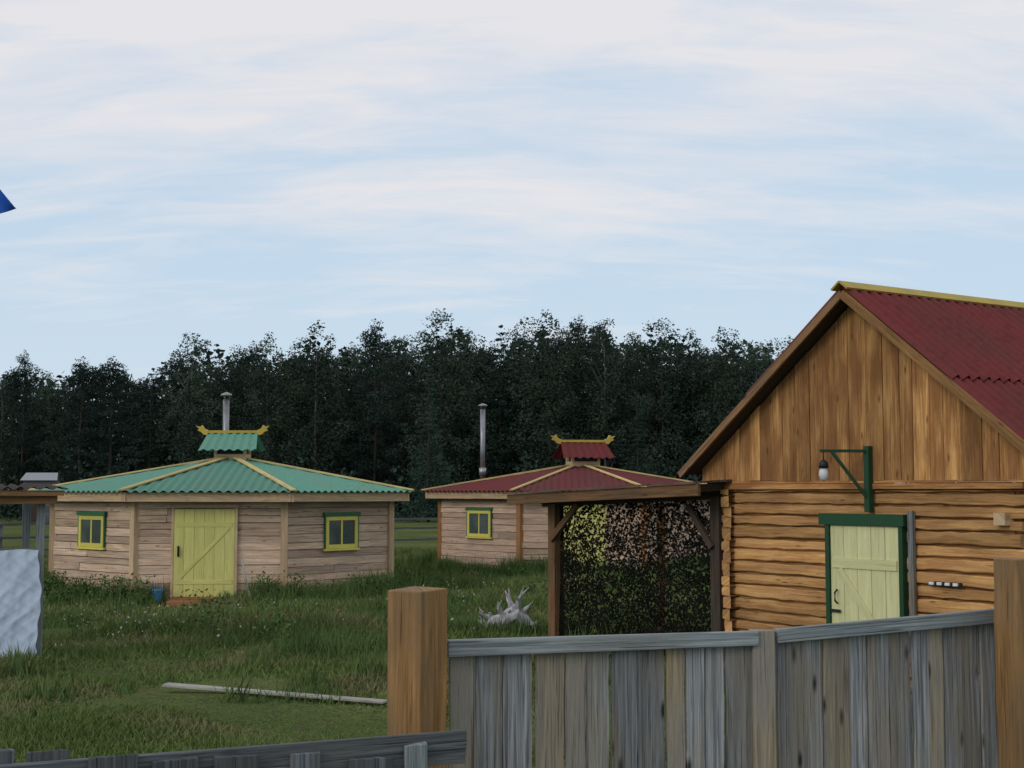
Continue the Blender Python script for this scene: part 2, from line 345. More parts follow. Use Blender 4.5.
# ---------------------------------------------------------------- log house
TH=R(56); rr=ray(843,288); hx=rr.x/rr.y*14.0; hroot=Vector((hx,14.0,0))
U=Vector((math.cos(TH),-math.sin(TH),0)); W=Vector((math.sin(TH),math.cos(TH),0))
def hit(px,py,yy):
    d=ray(px,py); o=Vector((0,0,EYE)); base=hroot+W*yy
    t=(base-o).dot(W)/d.dot(W); p=o+d*t-hroot
    return p.dot(U),p.z
house=thing('log_house','golden log house with steep red roof and pale green plank door',"house",hroot,-TH)
ax,az=hit(843,290,0); lx,lz=hit(681,472,0); rx,rz_=hit(1024,452,0)
kL=(az-lz)/(ax-lx); kR=(az-rz_)/(rx-ax); kR=(kR+kL)/2
WY=.26; D=5.2
wl,_=hit(729,550,WY); wr,_=hit(1019,550,WY); _,zp=hit(870,489,WY)
rex=wr+.55
def rz(x): return az-kL*(ax-x) if x<ax else az-kR*(x-ax)
def logs(mb,along,fixed,a0,a1,out,z0,z1,jag=.05,step=.128,off=0):
    z=z0+off
    while z<z1-.02:
        h=step*random.uniform(.82,1.2); h=min(h,z1-z)
        s0=a0-random.uniform(0,jag); s1=a1+random.uniform(0,jag); K=30; vs=[];uv=[]; u0=random.random()*30
        pr=[(-.10,0),(-.01,.01),(.016,.03),(.022,.09),(.025,.5),(.022,.91),(.014,.975),(-.01,.99),(-.10,1)]
        wa=random.uniform(0,6); tw=random.uniform(-.012,.012)
        for k in range(K+1):
            s=s0+(s1-s0)*k/K
            jy=random.uniform(-.006,.006)+tw; jl=random.uniform(0,.014)+.004*math.sin(s*3+wa); ju=random.uniform(-.014,.0)
            for (d_,zz) in pr:
                dd=d_+(jy if d_>-.02 else 0); zz2=z+.003+(h-.006)*zz+((jl if zz<.3 else ju if zz>.7 else 0) if 0<zz<1 else 0)
                p=(s,fixed+out*dd,zz2) if along=='x' else (fixed+out*dd,s,zz2)
                vs.append(p); uv.append((s+u0,zz*.17+d_))
        n=len(pr); fs=[]
        for k in range(K):
            for j in range(n-1): fs.append((k*n+j,k*n+j+1,(k+1)*n+j+1,(k+1)*n+j))
        fs+= [tuple(range(n)),tuple(range(K*n+n-1,K*n-1,-1))]
        mb.add(vs,fs,lambda i,f:uv[i],smooth=False); z+=h
mb=MB(); logs(mb,'x',WY,wl-.04,wr+.04,-1,-.1,zp,.07); mb.box(wl+.06,wr-.06,WY+.03,WY+.10,-.1,zp,r=.02); mb.obj('front_wall',M['log'],house)
mb=MB(); logs(mb,'y',wl+.03,WY-.08,WY+D,-1,-.1,zp,.05,off=.06); mb.obj('side_wall',M['log'],house)
mb=MB(); logs(mb,'y',wr-.03,WY+.06,WY+D,1,-.1,zp,.01,off=.06); mb.obj('side_wall',M['log'],house)
mb=MB(); logs(mb,'x',WY+D,wl,wr,1,-.1,zp); mb.prism([(wl,zp),(wr,zp),(wr,rz(wr)-.12),(ax,az-.14),(wl,rz(wl)-.12)],WY+D-.03,WY+D); mb.obj('back_wall',M['log'],house)
mb=MB()
z=-.08
while z<zp-.06:
    if random.random()<.6: mb.box(wr-.17-random.uniform(0,.02),wr-.06,WY-.10-random.uniform(0,.03),WY+.02,z+.01,z+.12,jit=.006)
    z+=.135*random.uniform(.9,1.1)*1.5
mb.obj('log_end',M['beam'],house)
mb=MB(); mb.box(wl-.60,wr+.10,WY-.065,WY+.02,zp-.0,zp+.055,jit=.004); mb.box(wl-.1,wr+.1,WY-.045,WY+.02,zp+.06,zp+.085); mb.obj('wall_plate',M['gable'],house)
mb=MB(); x=lx+.12
while x<rex-.25:
    w=random.uniform(.13,.24); x1=min(x+w,rex-.2); zb=zp+.09-random.uniform(0,.02)
    x0=x+.003; x2=x1-.003; dy=random.uniform(0,.014); tp=.055
    pts=[(x0,zb),(x2,zb),(x2,rz(x2)-tp)]
    if x0<ax<x2: pts.append((ax,az-tp))
    pts.append((x0,rz(x0)-tp))
    if rz(x0)-tp>zb+.02 or rz(x2)-tp>zb+.02:
        pts=[(a_,max(b_,zb+.003)) for a_,b_ in pts]; mb.prism(pts,WY-.04-dy,WY-.005)
    x=x1
mb.prism([(wl-.1,zp+.09),(wr+.1,zp+.09),(ax,az-.2)],WY+.0,WY+.05,r=.02)
mb.obj('gable_boards',M['gable'],house)
def slope(x0,z0,x1,z1,name):
    d=MB(); L=D+.9; n=int(L/.15)*6; nv=Vector((-(z1-z0),0,(x1-x0))).normalized()
    if nv.z<0: nv=-nv
    for part,(q0,q1,lift) in enumerate(((0,.56,.035),(.54,1.0,.01))):
        vs=[];fs=[]
        for i in range(n+1):
            y=-.02+L*i/n; h=.030*math.sin(2*math.pi*y/.15)
            for q in (q0,(q0+q1)/2,q1):
                p=Vector((x0+(x1-x0)*q,y,z0+(z1-z0)*q))+nv*(h+lift+.01); vs.append(p)
        for i in range(n):
            for q in (0,1):
                a0=i*3+q; fs.append((a0,a0+3,a0+4,a0+1) if x1>x0 else (a0,a0+1,a0+4,a0+3))
        d.add(vs,fs,lambda i,f:(0,0),r=.5,smooth=True)
    o=d.obj(name,M['red_roof'],house)
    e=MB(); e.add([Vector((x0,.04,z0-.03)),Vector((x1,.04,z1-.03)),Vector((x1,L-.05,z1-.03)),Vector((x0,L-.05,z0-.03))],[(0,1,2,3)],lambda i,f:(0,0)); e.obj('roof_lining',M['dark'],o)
    return o
slope(ax,az,lx,lz,'roof_slope'); slope(ax,az,rex,rz(rex),'roof_slope')
mb=MB(); mb.bar((ax,-.02,az-.035),(lx,-.02,lz-.035),.03,.075,up=(0,0,1)); mb.obj('rake_board',M['rake'],house)
mb=MB(); mb.bar((ax,-.02,az-.04),(rex,-.02,rz(rex)-.04),.035,.085,up=(0,0,1)); mb.obj('rake_board',M['rake_light'],house)
mb=MB()
for sx,k in ((-1,kL),(1,kR)): mb.bar((ax+sx*.055,-.06,az+.065-.055*k+.02),(ax+sx*.055,D+.9,az+.065-.055*k+.02),.13,.02,up=(sx*k,0,1))
mb.obj('ridge_cap',M['gold'],house)
# door
dl,_=hit(829,560,WY-.1); dr,_=hit(898,560,WY-.1); _,dt=hit(865,526,WY-.1)
yd=WY-.045; db=.22
mb=MB(); n=5
for k in range(n): mb.box(dl+(dr-dl)*k/n+.003,dl+(dr-dl)*(k+1)/n-.003,yd-.03,yd,db,dt,jit=.001)
door=mb.obj('door',M['door_pale'],house)
mb=MB()
for z in (dt-.38,db+.25): mb.box(dl+.03,dr-.03,yd-.044,yd-.032,z-.05,z+.05)
mb.bar((dr-.12,yd-.038,db+.30),(dl+.12,yd-.038,dt-.44),.010,.075,up=(0,0,1)); mb.obj('brace',M['door_pale'],door)
mb=MB(); hz=dt-.72
mb.tube([(dl+.10,yd-.05,hz-.07),(dl+.10,yd-.085,hz-.04),(dl+.10,yd-.085,hz+.04),(dl+.10,yd-.05,hz+.07)],.010,6); mb.box(dl+.005,dl+.14,yd-.056,yd-.048,hz-.16,hz-.13); mb.obj('handle',M['black'],door)
mb=MB(); mb.box(dl-.055,dl-.004,yd-.055,yd+.03,0,dt); mb.box(dr+.004,dr+.055,yd-.055,yd+.03,0,dt); mb.box(dl-.13,dr+.08,yd-.065,yd+.03,dt+.003,dt+.12); mb.obj('door_frame',M['trim'],house,bevel=.004)
pxx,pz=hit(909,511,WY-.1); mb=MB(); mb.box(pxx-.035,pxx+.025,WY-.085,WY-.04,.35,pz,jit=.003); mb.obj('batten',M['grey'],house,bevel=.005)
hx0,hz0=hit(926,583,WY-.1); hx1,_=hit(958,583,WY-.1)
mb=MB(); mb.box(hx0,hx1,WY-.065,WY-.042,hz0-.018,hz0+.018); hs=mb.obj('hook_strip',M['black'],house)
for k in range(4):
    xx=hx0+(hx1-hx0)*(k+.5)/4; mb=MB(); mb.box(xx-.026,xx+.026,WY-.09,WY-.067,hz0-.014,hz0+.014); mb.obj('hook',M['white'],hs,bevel=.004)
bx_,bt=hit(867,446,WY-.1); _,bb=hit(867,512,WY-.1); ex,ez=hit(820,452,WY-.55)
mb=MB(); mb.box(bx_-.035,bx_+.03,WY-.12,WY-.050,bb,bt)
arm0=Vector((bx_,WY-.1,bt-.05)); arm1=Vector((ex,WY-.55,bt-.05)); mb.bar(arm0,arm1,.03,.03); mb.bar(arm0.lerp(arm1,.75)-Vector((0,0,.01)),Vector((bx_,WY-.11,bb+.14)),.03,.03)
br=mb.obj('lamp_bracket',M['trim'],house,bevel=.003)
lp=arm0.lerp(arm1,.93)
mb=MB(); mb.tube([lp,lp-Vector((0,0,.10))],.006,5); mb.tube([lp-Vector((0,0,.09)),lp-Vector((0,0,.12)),lp-Vector((0,0,.17))],[.02,.045,.05],10); mb.obj('lamp_cap',M['black'],br)
mb=MB(); q=lp-Vector((0,0,.17)); mb.tube([q,q-Vector((0,0,.03)),q-Vector((0,0,.07)),q-Vector((0,0,.11)),q-Vector((0,0,.13))],[.03,.045,.05,.038,.01],12); mb.obj('lamp_glass',M['white'],br)
# ---------------------------------------------------------------- canopy beside the house (same frame)
can=thing('canopy','low dark timber canopy with flat brown board roof adjoining the log house',"canopy",hroot,-TH)
fx0,fz0=hit(506,496,-.3); fx1,_=hit(698,490,-.3); CY=2.2
tilt=.034
def czf(x): return EYE-.045+tilt*(x-fx0)
def zr2(x,y): return czf(x)+.115*(y+.32)/(CY+.32)
mb=MB(); y=-.34
while y<CY:
    w=random.uniform(.15,.22); y1=min(y+w,CY); j0=fx0-random.uniform(0,.08); j1=fx1-random.uniform(0,.04)
    vs=[];
    for xx in (j0,j1):
        for yy,tt in ((y,-.012),(y1-.006,-.012),(y1-.006,.012),(y,.012)): vs.append((xx,yy,zr2(xx,yy)+tt))
    o_=random.random()*20
    mb.add(vs,[(0,1,2,3),(7,6,5,4),(0,4,5,1),(1,5,6,2),(2,6,7,3),(3,7,4,0)],lambda i,f:(vs[i][0]+o_,vs[i][1]+vs[i][2])); y=y1
mb.obj('roof',M['plank_roof'],can)
mb=MB(); mb.bar((fx0+.03,-.285,czf(fx0)-.082),(fx1,-.285,czf(fx1)-.082),.04,.13,jit=.004); mb.bar((fx0+.07,-.26,czf(fx0)-.07),(fx0+.07,CY-.1,czf(fx0)+.03),.04,.10); mb.obj('fascia',M['rake'],can)
mb=MB()
for i in range(6):
    x=fx0+.35+i*(fx1-fx0-.5)/5; mb.bar((x,-.22,zr2(x,-.22)-.065),(x,CY-.05,zr2(x,CY)-.068),.07,.08)
mb.bar((fx0+.1,WY,czf(fx0)-.13),(wl-.1,WY,czf(wl)-.13),.11,.10); mb.bar((fx0+.1,CY-.14,czf(fx0)-.06),(fx1,CY-.14,czf(fx1)-.06),.12,.10); mb.obj('rafters',M['dark'],can)
p1,_=hit(556,580,WY); p2,_=hit(720,580,WY)
for x,y in ((p1,WY),(p2,WY),(p1,CY-.14),(p2,CY-.14)):
    mb=MB(); t=.075 if y==WY else .04
    mb.box(x-t,x+t,y-t,y+t,-.1,czf(x)-.15); mb.obj('post',M['rake'] if (y==WY and x==p1) else M['dark'] if y==WY else M['rake_light'],can)
mb=MB(); mb.bar((p1+.02,WY-.10,1.45),(p1+.62,WY-.10,1.92),.04,.08); mb.obj('brace',M['rake'],can)
mb=MB(); mb.bar((p2-.02,WY-.10,1.45),(p2-.42,WY-.10,1.92),.04,.07); mb.obj('brace',M['dark'],can)
nn=60000
cx=rng.uniform(p1+.04,p2-.04,nn); cz=rng.uniform(.1,1.97,nn)
wx=cx+.028*np.sin(cz*23+cx*7)+.018*np.sin(cz*61+cx*33)+.02*np.sin(cx*4); wz=cz+.026*np.sin(cx*19+cz*5)+.016*np.sin(cx*57+cz*41)
row=np.floor(wz/.070); u=wx/.095+.5*(row%2)+.37*np.sin(row*2.3); col_=np.floor(u); du=u-col_-.5; dv=wz/.070-row-.5+.25*np.cos(2*math.pi*du)
hsh=np.abs(np.sin(row*127.1+col_*311.7)*43758.5)%1.0; hs2=np.abs(np.sin(row*71.3+col_*17.9)*9758.5)%1.0
du=du+(hs2-.5)*.4; dv=dv+(hsh-.5)*.4
up=np.clip((cz-.75)/1.0,0,1); lft=np.clip(1-(cx-p1)/(p2-p1),0,1)
sz_h=(.25+1.1*hsh)*(.55+.50*up+.25*lft*up); sz_h=np.where(hs2<.26,.0,sz_h)
keep=(((du/.42)**2+(dv/.38)**2)+.45*np.sin(np.arctan2(dv,du)*3+hsh*9)*.5)>sz_h
cx=cx[keep];cz=cz[keep]; nn=len(cx)
sz=rng.uniform(.006,.017,nn); ang=rng.uniform(0,6.28,nn); tl=rng.uniform(-1,1,nn)
Vn=np.zeros((nn,4,3))
for k in range(4):
    t=ang+k*math.pi/2+rng.uniform(-.35,.35,nn); rad=sz*rng.uniform(.6,1.2,nn)
    Vn[:,k,0]=cx+np.cos(t)*rad; Vn[:,k,2]=cz+np.sin(t)*rad; Vn[:,k,1]=WY+.02*np.sin(cx*5+cz*2)+.010*np.cos(t)*tl
me=npmesh('camouflage_net',Vn,4,rng.random(nn),M['net']); net=bpy.data.objects.new('camouflage_net',me); C.objects.link(net)
net.location=hroot; net.rotation_euler.z=-TH; tag(net,'ragged dark camouflage net hanging from the canopy front','net')
# ---------------------------------------------------------------- fences
def fence_panel(T1,T2,label,n,tans):
    L=(T2-T1); L.z=0; ln=L.length; ang=math.atan2(L.y,L.x)
    root=thing('board_fence',label,'fence',(T1.x,T1.y,0),ang)
    dz=(T2.z-T1.z)
    ws=[random.uniform(.75,1.35) for _ in range(n)]; t=sum(ws); x=0
    for k in range(n):
        w=ln*ws[k]/t; zt=T1.z+dz*(x+w/2)/ln-.015-random.uniform(0,.01); mbb=MB(); til=random.uniform(-.008,.008)
        K=14; vs=[];uv=[];u0=random.random()*50; gap=random.uniform(.001,.006); yb=random.uniform(-.008,.008)
        for j in range(K+1):
            z=-.05+(zt+.05)*j/K; a0=random.uniform(-.003,.003);a1=random.uniform(-.003,.003); by=random.uniform(-.002,.002)
            for (xx,yy) in ((x+gap+a0+til*j/K,.0),(x+w-gap+a1+til*j/K,.0),(x+w-gap+a1+til*j/K,.022),(x+gap+a0+til*j/K,.022)):
                vs.append((xx,yy+yb+by,z)); uv.append((z+u0,xx+yy))
        fs=[]
        for j in range(K):
            for q in range(4): fs.append((j*4+q,j*4+(q+1)%4,(j+1)*4+(q+1)%4,(j+1)*4+q))
        fs+=[(3,2,1,0),(K*4,K*4+1,K*4+2,K*4+3)]
        mbb.add(vs,fs,lambda i,f:uv[i]); mbb.obj('board',M['tan'] if k in tans else M['grey'],root,bevel=.0025)
        x+=w
    m2=MB(); m2.bar((-.015,-.026,T1.z-.032),(ln+.015,-.026,T2.z-.032),.035,.066,jit=.004)
    m2.obj('rail',M['railgrey'],root,bevel=.004)
    m2=MB(); m2.bar((0,.05,.45),(ln,.05,.47),.045,.09); m2.obj('rail',M['grey'],root)
    return root
fence_panel(at(449,640,6.05),at(752,630,6.5),'grey board fence section left of the pale tan upright plank',12,(0,3,4,8))
fence_panel(at(774,628,6.56),at(1000,608,7.2),'grey board fence section right of the pale tan upright plank',11,(2,7))
p=at(763,630,6.5); mb=MB(); mb.box(-.055,.055,-.02,.05,-.1,p.z,jit=.004); o=mb.obj('fence_post',M['tan'],bevel=.006,rz=R(12)); o.location=(p.x,p.y,0); tag(o,'flat pale tan upright plank between the two grey fence sections','post')
def bigpost(px,py,Y,w,rz_deg,label):
    p=at(px,py,Y); mb=MB(); K=12; vs=[]
    for j in range(K+1):
        z=-.1+(p.z+.1)*j/K
        for q,(sx,sy) in enumerate(((-1,-1),(1,-1),(1,1),(-1,1))):
            vs.append((sx*w/2+random.uniform(-.003,.003),sy*w/2+random.uniform(-.003,.003),z+(random.uniform(-.008,.008) if j==K else 0)))
    fs=[]
    for j in range(K):
        for q in range(4): fs.append((j*4+q,j*4+(q+1)%4,(j+1)*4+(q+1)%4,(j+1)*4+q))
    fs.append((K*4,K*4+1,K*4+2,K*4+3))
    mb.add(vs,fs,lambda i,f:(vs[i][2],(vs[i][0]+vs[i][1]) ),r=.5); o=mb.obj('fence_post',M['post'],bevel=.006,rz=R(rz_deg)); o.location=(p.x,p.y,0); tag(o,label,'post'); return o
bigpost(417.5,589,5.95,.18,-34.5,'thick square ochre timber post at the left end of the board fence')
bigpost(1018,559,6.95,.17,20,'thick square ochre timber post at the right edge beyond the fence')
A=at(459,746,5.5); Bz=A.z; B=at(90,777,4.94); dirv=(B-A); dirv.z=0; dirv.normalize(); E=A+dirv*(A-B).length*1.45
lf=thing('low_fence','low dark weathered fence with loose boards in the near left corner','fence',(A.x,A.y,0),math.atan2(dirv.y,dirv.x)); LL=(E-A).length
mb=MB(); mb.box(-.02,LL,-.02,.02,Bz-.06,Bz+.06,jit=.006); mb.obj('rail',M['darkrail'],lf,bevel=.004)
def u_at(px):
    r=ray(px,750); k=r.x/r.y
    return (k*A.y-A.x)/(dirv.x-k*dirv.y)
for (q0,q1,ytop,front) in ((0,15,751,0),(28,70,752,0),(88,136,754,1),(213,255,754,1),(345,388,757,1),(402,425,742,1),(150,196,757,1),(288,318,752,1)):
    a0,a1=sorted((u_at(q0),u_at(q1))); mb=MB(); Yd=(A+dirv*((a0+a1)/2)).y
    y0,y1=(.023,.045) if front else (-.045,-.023)
    zt=at((q0+q1)/2,ytop,Yd).z
    mb.box(a0,a1,y0,y1,-.05,zt,jit=.006); mb.obj('board',M['railgrey'] if q0==402 else M['darkrail'],lf,bevel=.004)
# ---------------------------------------------------------------- left shed + plastic
sp=onground(37,661); SR=R(22); sh=thing('shed','open lean-to shed with dark corrugated roof at the left edge','shed',(sp.x,sp.y,0),SR)
fx=.30
mb=MB(); n=180; vs=[];fs=[]
for i in range(n+1):
    x=-2.6+(fx+2.6)*i/n; h=.02*math.sin(2*math.pi*x/.15)
    for q in (0,1): vs.append((x,-.35+2.6*q,2.12+.05*q+h))
for i in range(n): fs.append((i*2,i*2+2,i*2+3,i*2+1))
mb.add(vs,fs,lambda i,f:(0,0),r=.3,smooth=True); mb.obj('roof',M['brown_roof'],sh)
mb=MB(); mb.box(-2.5,fx-.05,-.30,-.26,2.03,2.095); mb.box(-2.5,fx-.12,-.2,-.1,1.93,2.03); mb.obj('fascia',M['rake'],sh)
for x,y in ((0,0),(-2.4,0),(-.05,2.2),(-2.4,2.2)):
    mb=MB(); mb.box(x-.05,x+.05,y-.05,y+.05,-.1,1.93+(.15 if y else 0)); mb.obj('post',M['railgrey'],sh,bevel=.006)
mb=MB(); mb.box(-2.4,-.05,.02,.06,1.28,1.38); mb.box(-2.4,-.05,.02,.06,.3,.4); mb.obj('cross_rail',M['grey'],sh)
mb=MB(); nx_,nz_=140,80; vs=[];fs=[]; x0=-2.4; x1=.0
wv=[(rs_[0],rs_[1],rs_[2],rs_[3]) for rs_ in rng.uniform(-1,1,(14,4))]
for j in range(nz_+1):
    for i in range(nx_+1):
        x=x0+(x1-x0)*i/nx_; z=.0+1.36*j/nz_
        y=-.085-(.05*(1-j/nz_))
        for q,(a_,b_,c_,d_) in enumerate(wv):
            fq=4+q*1.6; s_=math.sin(fq*(x*(.5+abs(a_))+z*b_*1.3)+c_*9); y-=(.020/(1+q*.55))*(1-abs(s_))**2
        vs.append((x-.02*math.sin(z*6)+.008*math.sin(z*23),y,z-.015*math.sin(x*7)*(j/nz_)))
for j in range(nz_):
    for i in range(nx_): a0=j*(nx_+1)+i; fs.append((a0,a0+1,a0+nx_+2,a0+nx_+1))
mb.add(vs,fs,lambda i,f:(0,0),r=.5,smooth=True); o=mb.obj('plastic_sheet',M['sheet']); o.location=(sp.x,sp.y,0); o.rotation_euler.z=SR; tag(o,'wrinkled pale blue plastic sheet covering the lower side of the shed','sheet')
# flag
ft=at(16,207,12); fl=thing('flag','plain blue flag tip on a pole at the upper left edge','flag',(ft.x-1.15,12,0))
mb=MB(); mb.tube([(0,0,0),(0,0,5.6)],[.04,.025],10); mb.obj('pole',M['metal'],fl)
mb=MB(); vs=[];fs=[]
for i in range(25):
    x=1.15*i/24; d_=1.15-x; top=ft.z+1.15*d_ if d_<.45 else ft.z+.5175+.35*(d_-.45); bot=ft.z-.25*d_-.01
    for j in range(9): vs.append((x,.05*math.sin(x*8+j*.25)*x,bot+(top-bot)*j/8))
for i in range(24):
    for j in range(8): a0=i*9+j; fs.append((a0,a0+9,a0+10,a0+1))
mb.add(vs,fs,lambda i,f:(0,0),smooth=True); mb.obj('cloth',M['blue'],fl)
# ---------------------------------------------------------------- small things
pa=onground(165,690); pb=onground(386,705); mb=MB(); mb.bar((0,0,.055),tuple((pb-pa)+Vector((0,0,.035))),.12,.025,jit=.006)
o=mb.obj('plank',wood('pale_plank',(.26,.25,.22),(.44,.43,.39),(.22,.22,.19),.6,var=.1),bevel=.004); o.location=pa; tag(o,'long pale plank lying flat in the meadow grass','plank')
dp=onground(510,634); mb=MB(); rs=random.Random(23)
def root(p,dirn,L,r,depth,wild=.38):
    pts=[p];rad=[r];d=Vector(dirn).normalized()
    for k in range(6):
        d=(d+Vector((rs.uniform(-wild,wild),rs.uniform(-.3,.3),rs.uniform(-wild,wild)))).normalized(); q=pts[-1]+d*L/6; q.z=max(q.z,.04); pts.append(q); rad.append(max(.006,r*(1-(k+1)/6.3)*rs.uniform(.8,1.2)))
    mb.tube(pts,rad,6,smooth=False)
    if depth:
        for k in (2,4): root(pts[k],(d+Vector((rs.uniform(-1,1),rs.uniform(-.6,.6),rs.uniform(-.3,.9)))),L*.45,rad[k]*.8,depth-1)
mb.tube([(-.36,0,.06),(-.24,0,.15),(-.08,.03,.18),(.04,.02,.26),(.2,.0,.17),(.34,.05,.08)],[.05,.09,.10,.15,.10,.05],8,smooth=False)
mb.tube([(-.2,-.1,.03),(-.05,-.08,.18),(.1,-.1,.26),(.22,-.05,.10)],[.05,.08,.09,.05],7,smooth=False)
for (x,z,dx,dz,L) in ((-.22,.16,-.9,.55,.30),(-.08,.2,-.45,.8,.30),(.02,.28,.1,1.0,.34),(.10,.28,.45,1.0,.40),(-.28,.10,-1,.1,.22),(.26,.12,1,.1,.22),(.14,.22,.9,.55,.30),(.0,.2,-.1,1,.22)):
    root(Vector((x,rs.uniform(-.05,.05),z)),(dx,rs.uniform(-.4,.3),dz),L,.066,1)
o=mb.obj('driftwood',M['bone']); o.location=dp; o.scale=(1.0,1,1.1); tag(o,'bleached white twisted root stump with pointed branches before the canopy','stump')
bp=onground(161,603); mb=MB(); mb.tube([(0,0,.0),(0,0,.02),(0,0,.20),(0,0,.22)],[.07,.075,.10,.105],14); mb.tube([(-.10,0,.21),(-.06,0,.28),(0,0,.31),(.06,0,.28),(.10,0,.21)],.006,5); o=mb.obj('bucket',M['bluepl']); o.location=(bp.x,bp.y-.3,.05); tag(o,'small blue bucket on the grass left of the yellow hut door','bucket')
b0=onground(249,606); br_=thing('broom','thin broom leaning on the hut wall right of the yellow door','broom',(b0.x,b0.y,0))
t0=Vector((-.20,.28,.88)); mb=MB(); mb.tube([(0,0,.2),tuple(t0)],.014,7); mb.obj('stick',M['railgrey'],br_)
mb=MB()
for k in range(24):
    an=k*.7; mb.tube([tuple(Vector((0,0,.26))+t0*.02),(.02+.07*math.cos(an),.05*math.sin(an),.0)],.006,4)
mb.obj('bristles',M['tan'],br_)
def railfence(px0,px1,Y0,Y1,label):
    P0=at(px0,490,Y0);P1=at(px1,490,Y1); v=P1-P0; v.z=0; L=v.length
    r=thing('rail_fence',label,'fence',(P0.x,P0.y,0),math.atan2(v.y,v.x)); n=max(2,int(L/2.4))
    for k in range(n+1):
        mb=MB(); x=L*k/n; mb.tube([(x,0,-.1),(x,0,1.2)],.06,6); mb.obj('post',M['darkrail'],r)
    for z in (.45,.8,1.12):
        mb=MB(); mb.bar((-.2,-.08,z+random.uniform(-.04,.04)),(L+.2,-.08,z+random.uniform(-.04,.04)),.06,.07); mb.obj('rail',M['darkrail'],r)
railfence(392,560,47,50,'distant dark rail fence seen between the two octagonal huts')
railfence(-60,60,38,40,'distant dark rail fence behind the shed at the far left')
bpz=at(42,480,91); bn=thing('barn','tiny far pale roofed barn before the trees at the left','barn',(bpz.x,91,0),R(8))
mb=MB()
for k in range(8): mb.box(-1.0,1.0,-.9,.9,k*.335,k*.335+.33)
mb.prism([(-.9,2.68),(.9,2.68),(0,3.1)],-.98,.98,M=Matrix.Rotation(R(90),4,'Z')); mb.obj('wall',M['darkrail'],bn)
mb=MB()
for sg in (-1,1): mb.add([(-1.0,0,3.22),(1.0,0,3.22),(1.15,sg*1.15,2.72),(-1.15,sg*1.15,2.72)],[(0,1,2,3)],lambda i,f:(i,0),r=.2)
mb.obj('roof',M['pale_roof'],bn)
mb=MB(); mb.box(-.5,.3,-.96,-.91,.1,1.8); mb.obj('door',M['dark'],bn)
# ---------------------------------------------------------------- grass
def frust(n,y0,y1,pad=1.12,pw=1.0):
    y=y0+(y1-y0)*rng.random(n)**pw; x=(rng.random(n)-.5)*2*y*.366*pad; return x,y
def lowf(x,y): return (np.sin(x*.9+1.3*np.sin(y*.5))+np.sin(y*1.3+x*.4)+np.sin(x*2.3-y*1.7)+np.sin(x*5.1+y*3.3)*.6)/3.6
def ghn(x,y): return .05*np.sin(x*.7+1)*np.sin(y*.45)+.03*np.sin(x*1.7+y*1.1)
def blades(name,x,y,h,w,lean,mat,label,cat):
    n=len(x); th=rng.uniform(0,math.pi,n); V=np.zeros((n,3,3)); z=ghn(x,y)-.02
    V[:,0,0]=x-np.cos(th)*w;V[:,0,1]=y-np.sin(th)*w;V[:,0,2]=z
    V[:,1,0]=x+np.cos(th)*w;V[:,1,1]=y+np.sin(th)*w;V[:,1,2]=z
    V[:,2,0]=x+rng.normal(0,1,n)*lean*h;V[:,2,1]=y+rng.normal(0,1,n)*lean*h;V[:,2,2]=z+h
    me=npmesh(name,V,3,rng.random(n),mat); o=bpy.data.objects.new(name,me); C.objects.link(o); tag(o,label,cat,kind='stuff'); return o
x,y=frust(600000,9,48,1.15,1.25); l=lowf(x,y)
inh=((x-gc.x)**2+(y-gc.y)**2<3.4**2)|((x-rc.x)**2+(y-rc.y)**2<3.7**2)
step=(np.abs(x-(gf.x-.15))<.55)&(y<gf.y+.1)&(y>gf.y-2.6)
k=(~inh)&(~(step&(rng.random(len(x))<.8)))&(rng.random(len(x))<.62+.5*l+.1); x=x[k];y=y[k];l=l[k]
h=(.045+.09*np.clip(l+.5,0,1.5))*rng.uniform(.4,1.6,len(x)); h*=np.clip((y-6)/14,.55,1.3)
blades('meadow_grass',x,y,h,.005+.0005*y,.5,M['grass'],'short uneven meadow grass across the yard','grass')
X=[];Y=[];B=[]
for (cx_,cy_,r0) in ((gc.x,gc.y,Rg),(rc.x,rc.y,4.0)):
    t=rng.uniform(math.pi,2*math.pi,14000); q=r0+rng.exponential(.38,14000)-.15; X.append(cx_+np.cos(t)*q);Y.append(cy_+np.sin(t)*q); B.append(np.full(14000,1.3))
t=rng.normal(0,1,(5000,2)); X.append(dp.x+t[:,0]*.55); Y.append(dp.y+.25+t[:,1]*.35); B.append(np.full(5000,.8))
x,y=frust(90000,14,36,1.1); l=lowf(x*1.3+4,y*.8); k=l>.25; X.append(x[k]);Y.append(y[k]); B.append(np.full(k.sum(),1.0))
x=np.concatenate(X);y=np.concatenate(Y);bb_=np.concatenate(B); dx=np.abs((x-gf.x)); k=~((dx<.8)&(y<gf.y+.4)&(y>gf.y-2.8)); k&=((x-gc.x)**2+(y-gc.y)**2>3.5**2)&((x-rc.x)**2+(y-rc.y)**2>3.8**2); x=x[k];y=y[k];bb_=bb_[k]
blades('tall_grass',x,y,bb_*rng.uniform(.08,.36,len(x))*(.5+.9*np.clip(lowf(x*2,y*2)+.5,0,1)),.012,.3,M['weed'],'taller weedy grass around the huts','grass')
def quads(x,y,z,s,mat,name):
    n=len(x); V=np.zeros((n,4,3)); a=rng.normal(0,1,(n,3)); a/=np.linalg.norm(a,axis=1)[:,None]; b=rng.normal(0,1,(n,3)); b-=a*(a*b).sum(1)[:,None]; b/=np.linalg.norm(b,axis=1)[:,None]
    P=np.stack([x,y,z],1); s=s[:,None]
    V[:,0]=P-a*s;V[:,1]=P-b*s*rng.uniform(.4,.8,(n,1));V[:,2]=P+a*s;V[:,3]=P+b*s*rng.uniform(.4,.8,(n,1))
    return npmesh(name,V,4,rng.random(n),mat)
